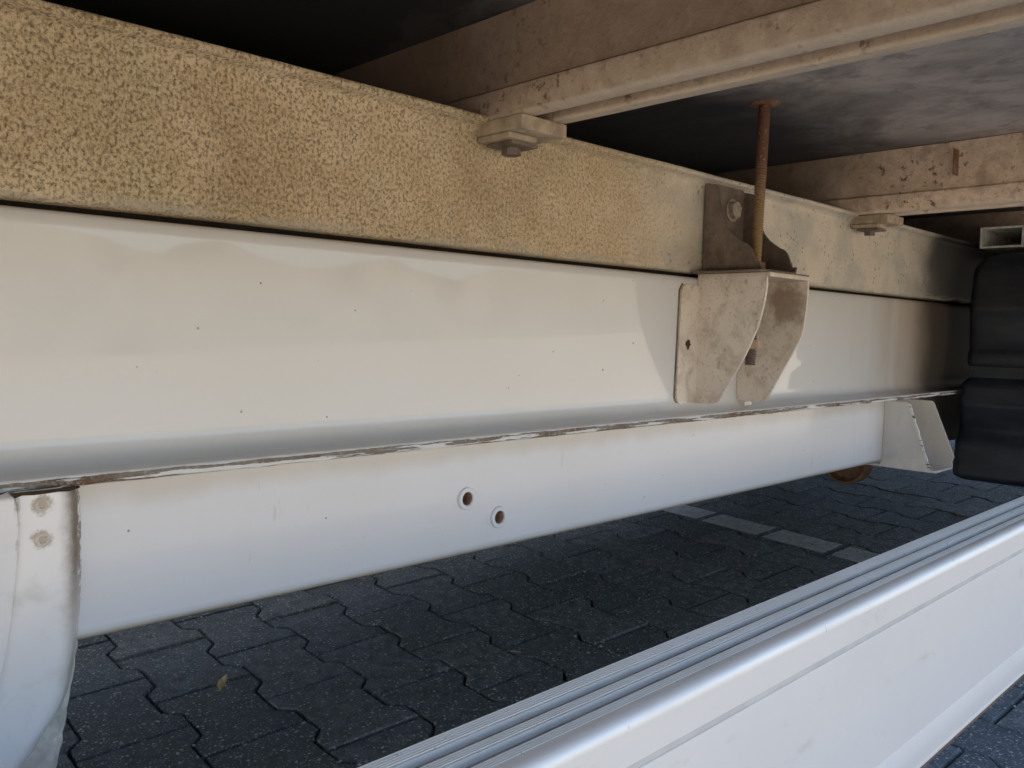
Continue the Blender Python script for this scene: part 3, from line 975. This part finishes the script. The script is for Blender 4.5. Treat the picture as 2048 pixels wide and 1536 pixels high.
bmesh.ops.recalc_face_normals(bm, faces=bm.faces[:])
bmesh.ops.solidify(bm, geom=bm.faces[:], thickness=.0016)
fen = part('fender', finish(bm, MT['fender'], True, 50), label='curved white fender sheet at the left end, riveted at its top')
for (rx, rz) in ((.1479, -.1122), (.1477, -.1338)):
    bm = bmesh.new()
    lathe(bm, [(.0048, -.0002), (.0042, -.0019), (.0028, -.0026), (.0018, -.0008), (.0001, -.0008)], (rx, .5600, rz), 'Y', 18, False)
    part('rivet', finish(bm, MT['dpaint'], True, 50), fen)
bm = bmesh.new()
rr = random.Random(4)
up = [(-.3, -.1034), (.1735, -.1034)]
lo_ = []
for k in range(30):
    x_ = .1690 - k * .0064
    lo_.append((x_, -.1052 + rr.uniform(-.0008, .0008) - (.0030 if x_ < .133 else 0) + (.0012 if x_ > .166 else 0)))
prism(bm, [(-.3, -.1034)] + [(-.3, -.1085)] + lo_[::-1] + [(.1690, -.1034)], 'Y', .5582, .5610)  # dark strip paints the shaded gap and brown flange underside above the fender
part('flange_gap_shade', finish(bm, mat_simple('gap_shade', (.05, .035, .02), .9, 60, .4), False), fen)
# cracked lining behind the fender's lower edge
bm = bmesh.new()
rows = []
for k in range(26):
    z = -.2095 - k * .0050
    xr = .1722 - max(0, (-.2125 - z)) * .175 + .0012 * noise.noise(Vector((k * .9, 0, 0)))
    rows.append([bm.verts.new((xr - q, .583 + .0042 * noise.noise(Vector((z * 190, q * 170, 0))) + (.004 if q == 0 else 0), z)) for q in [i_ * .004 for i_ in range(18)]])
for a, b in zip(rows, rows[1:]):
    for i in range(len(a) - 1): bm.faces.new((a[i], a[i + 1], b[i + 1], b[i]))
bmesh.ops.recalc_face_normals(bm, faces=bm.faces[:])
bmesh.ops.solidify(bm, geom=bm.faces[:], thickness=.004)
part('cracked_lining', finish(bm, MT['foam'], True, 30), fen)

# ------------------------------------------------------------------ side guard
guard_xs = frange(-.6, 3.7, 60)
prof = [(.3562, -.4250), (.3562, -.2300), (.3555, -.2284)]
mats = []
def ribs(y0, y1, n):
    out = []
    st = (y0 - y1) / n
    for k in range(n):
        a = y0 - k * st
        out += [(a, -.2290), (a - st * .22, -.2274), (a - st * .62, -.2274), (a - st * .84, -.2290)]
    return out
prof += ribs(.3548, .3438, 5) + [(.3436, -.2277), (.3424, -.2277), (.3420, -.2325), (.3345, -.2325), (.3341, -.2282)]
prof += ribs(.3336, .3262, 4) + [(.3260, -.2277), (.3248, -.2277), (.3244, -.2325), (.3168, -.2325), (.3164, -.2282)]
prof += ribs(.3160, .3084, 4) + [(.3082, -.2276), (.3062, -.2276)]
Rg = .0095
nf0 = len(prof)
for k in range(1, 9):
    a = k / 8 * pi / 2
    prof.append((.3062 - Rg * sin(a), -.2276 - Rg * (1 - cos(a))))
bm = bmesh.new()
gm = [1 if prof[k][1] == -.2325 and prof[k + 1][1] == -.2325 else 0 for k in range(len(prof) - 1)]
sweep(bm, prof, guard_xs, None, gm)
gd = part('side_guard', finish(bm, [MT['alu'], MT['agroove']], True, 28), label='aluminium side guard with ribbed top edge')
yf = .3062 - Rg
prof = [prof[-1], (yf, -.2580), (yf + .0004, -.2583), (yf + .0012, -.2588), (yf + .0012, -.2630), (yf + .0004, -.2635), (yf, -.2640),
        (yf, -.3905), (yf - .0003, -.3912), (yf - .0020, -.4050), (yf - .0022, -.4065), (yf - .0022, -.4225), (yf - .0016, -.4243), (yf - .0035, -.4250), (.3562, -.4250)]
bm = bmesh.new()
sweep(bm, prof, guard_xs, None, [0, 0, 1, 1, 1] + [0] * 10)
part('guard_face', finish(bm, [MT['gface'], MT['gdirt']], True, 20), gd, 'cream side guard face with a sunken groove')
bm = bmesh.new()
box(bm, (-.6, yf - .0052, -.4258), (3.7, .35, -.4251))
part('rusty_underside', finish(bm, MT['rust'], False), gd)
for gx in (-.2, 1.9, 3.3):
    bm = bmesh.new()
    prism(bm, [(.3570, -.25), (.3570, -.40), (.45, -.40), (.565, -.20), (.565, -.2095 + .02), (.52, -.25)], 'X', gx + 1.9, gx + 1.94) if gx > 0 else prism(bm, [(.3570, -.25), (.3570, -.40), (.45, -.40), (.565, -.20), (.52, -.22)], 'X', gx, gx + .04)
    part('guard_bracket', finish(bm, MT['black'], False), gd)

bm = bmesh.new()
box(bm, (-1.5, .74, -.24), (1.25, 1.55, .12))  # added unseen box, keeps bounce light off the floor above it
part('light_blocker', finish(bm, MT['black'], True, bevel=.03, seg=3))
# unseen far-side frame rail and guard, enlarged to block light from beyond
bm = bmesh.new()
box(bm, (XL, 1.72, -.26), (XR, 1.76, ZF - .002))
part('far_rail_light_block', finish(bm, MT['black'], True, bevel=.004))
bm = bmesh.new()
box(bm, (XL + .6, 1.95, -.50), (XR - .6, 1.98, -.15))
part('far_guard_light_block', finish(bm, MT['body'], True, bevel=.004))

# ------------------------------------------------------------------ leaves
def leaf(loc, L_, W_, rz, label, mat, curl=.5, cat='leaf', tilt=0.):
    bm = bmesh.new()
    n = 9
    rows = []
    for k in range(n):
        t = k / (n - 1)
        wdt = W_ * (sin(pi * t) ** .7) * (1 - .25 * t) + .0003
        rows.append([bm.verts.new((t * L_ - L_ / 2, s_ * wdt + W_ * .5 * sin(t * 3), .001 + curl * W_ * abs(s_) + curl * L_ * .35 * (t - .45) ** 2)) for s_ in (-1, -.5, 0, .5, 1)])
    for a, b in zip(rows, rows[1:]):
        for i in range(4): bm.faces.new((a[i], a[i + 1], b[i + 1], b[i]))
    bmesh.ops.solidify(bm, geom=bm.faces[:], thickness=.0004)
    o = newobj('leaf', finish(bm, mat, True, 60), None, label, cat)
    o.location = (loc[0], loc[1], gz(loc[0], loc[1]) + .002)
    o.rotation_euler = (0, tilt, rz)
    return o
leaf((.614, 1.304), .050, .0075, math.atan2(.0418, .0319), 'curled dry brown leaf lying in the shade on the pavers', MT['leaf'], .9)
leaf((2.760, .875), .060, .0030, math.atan2(.0557, .0213), 'thin yellow leaf blade on the pavers near the side guard', MT['straw'], .5)
leaf((.663, 1.318), .016, .0018, .3, 'tiny pale leaf scrap in the joint beside the curled brown leaf', MT['straw'], .5)
leaf((1.068, 1.075), .022, .0038, -1.1, 'small pale leaf scrap on the pavers in the middle', MT['leaf'], .4)
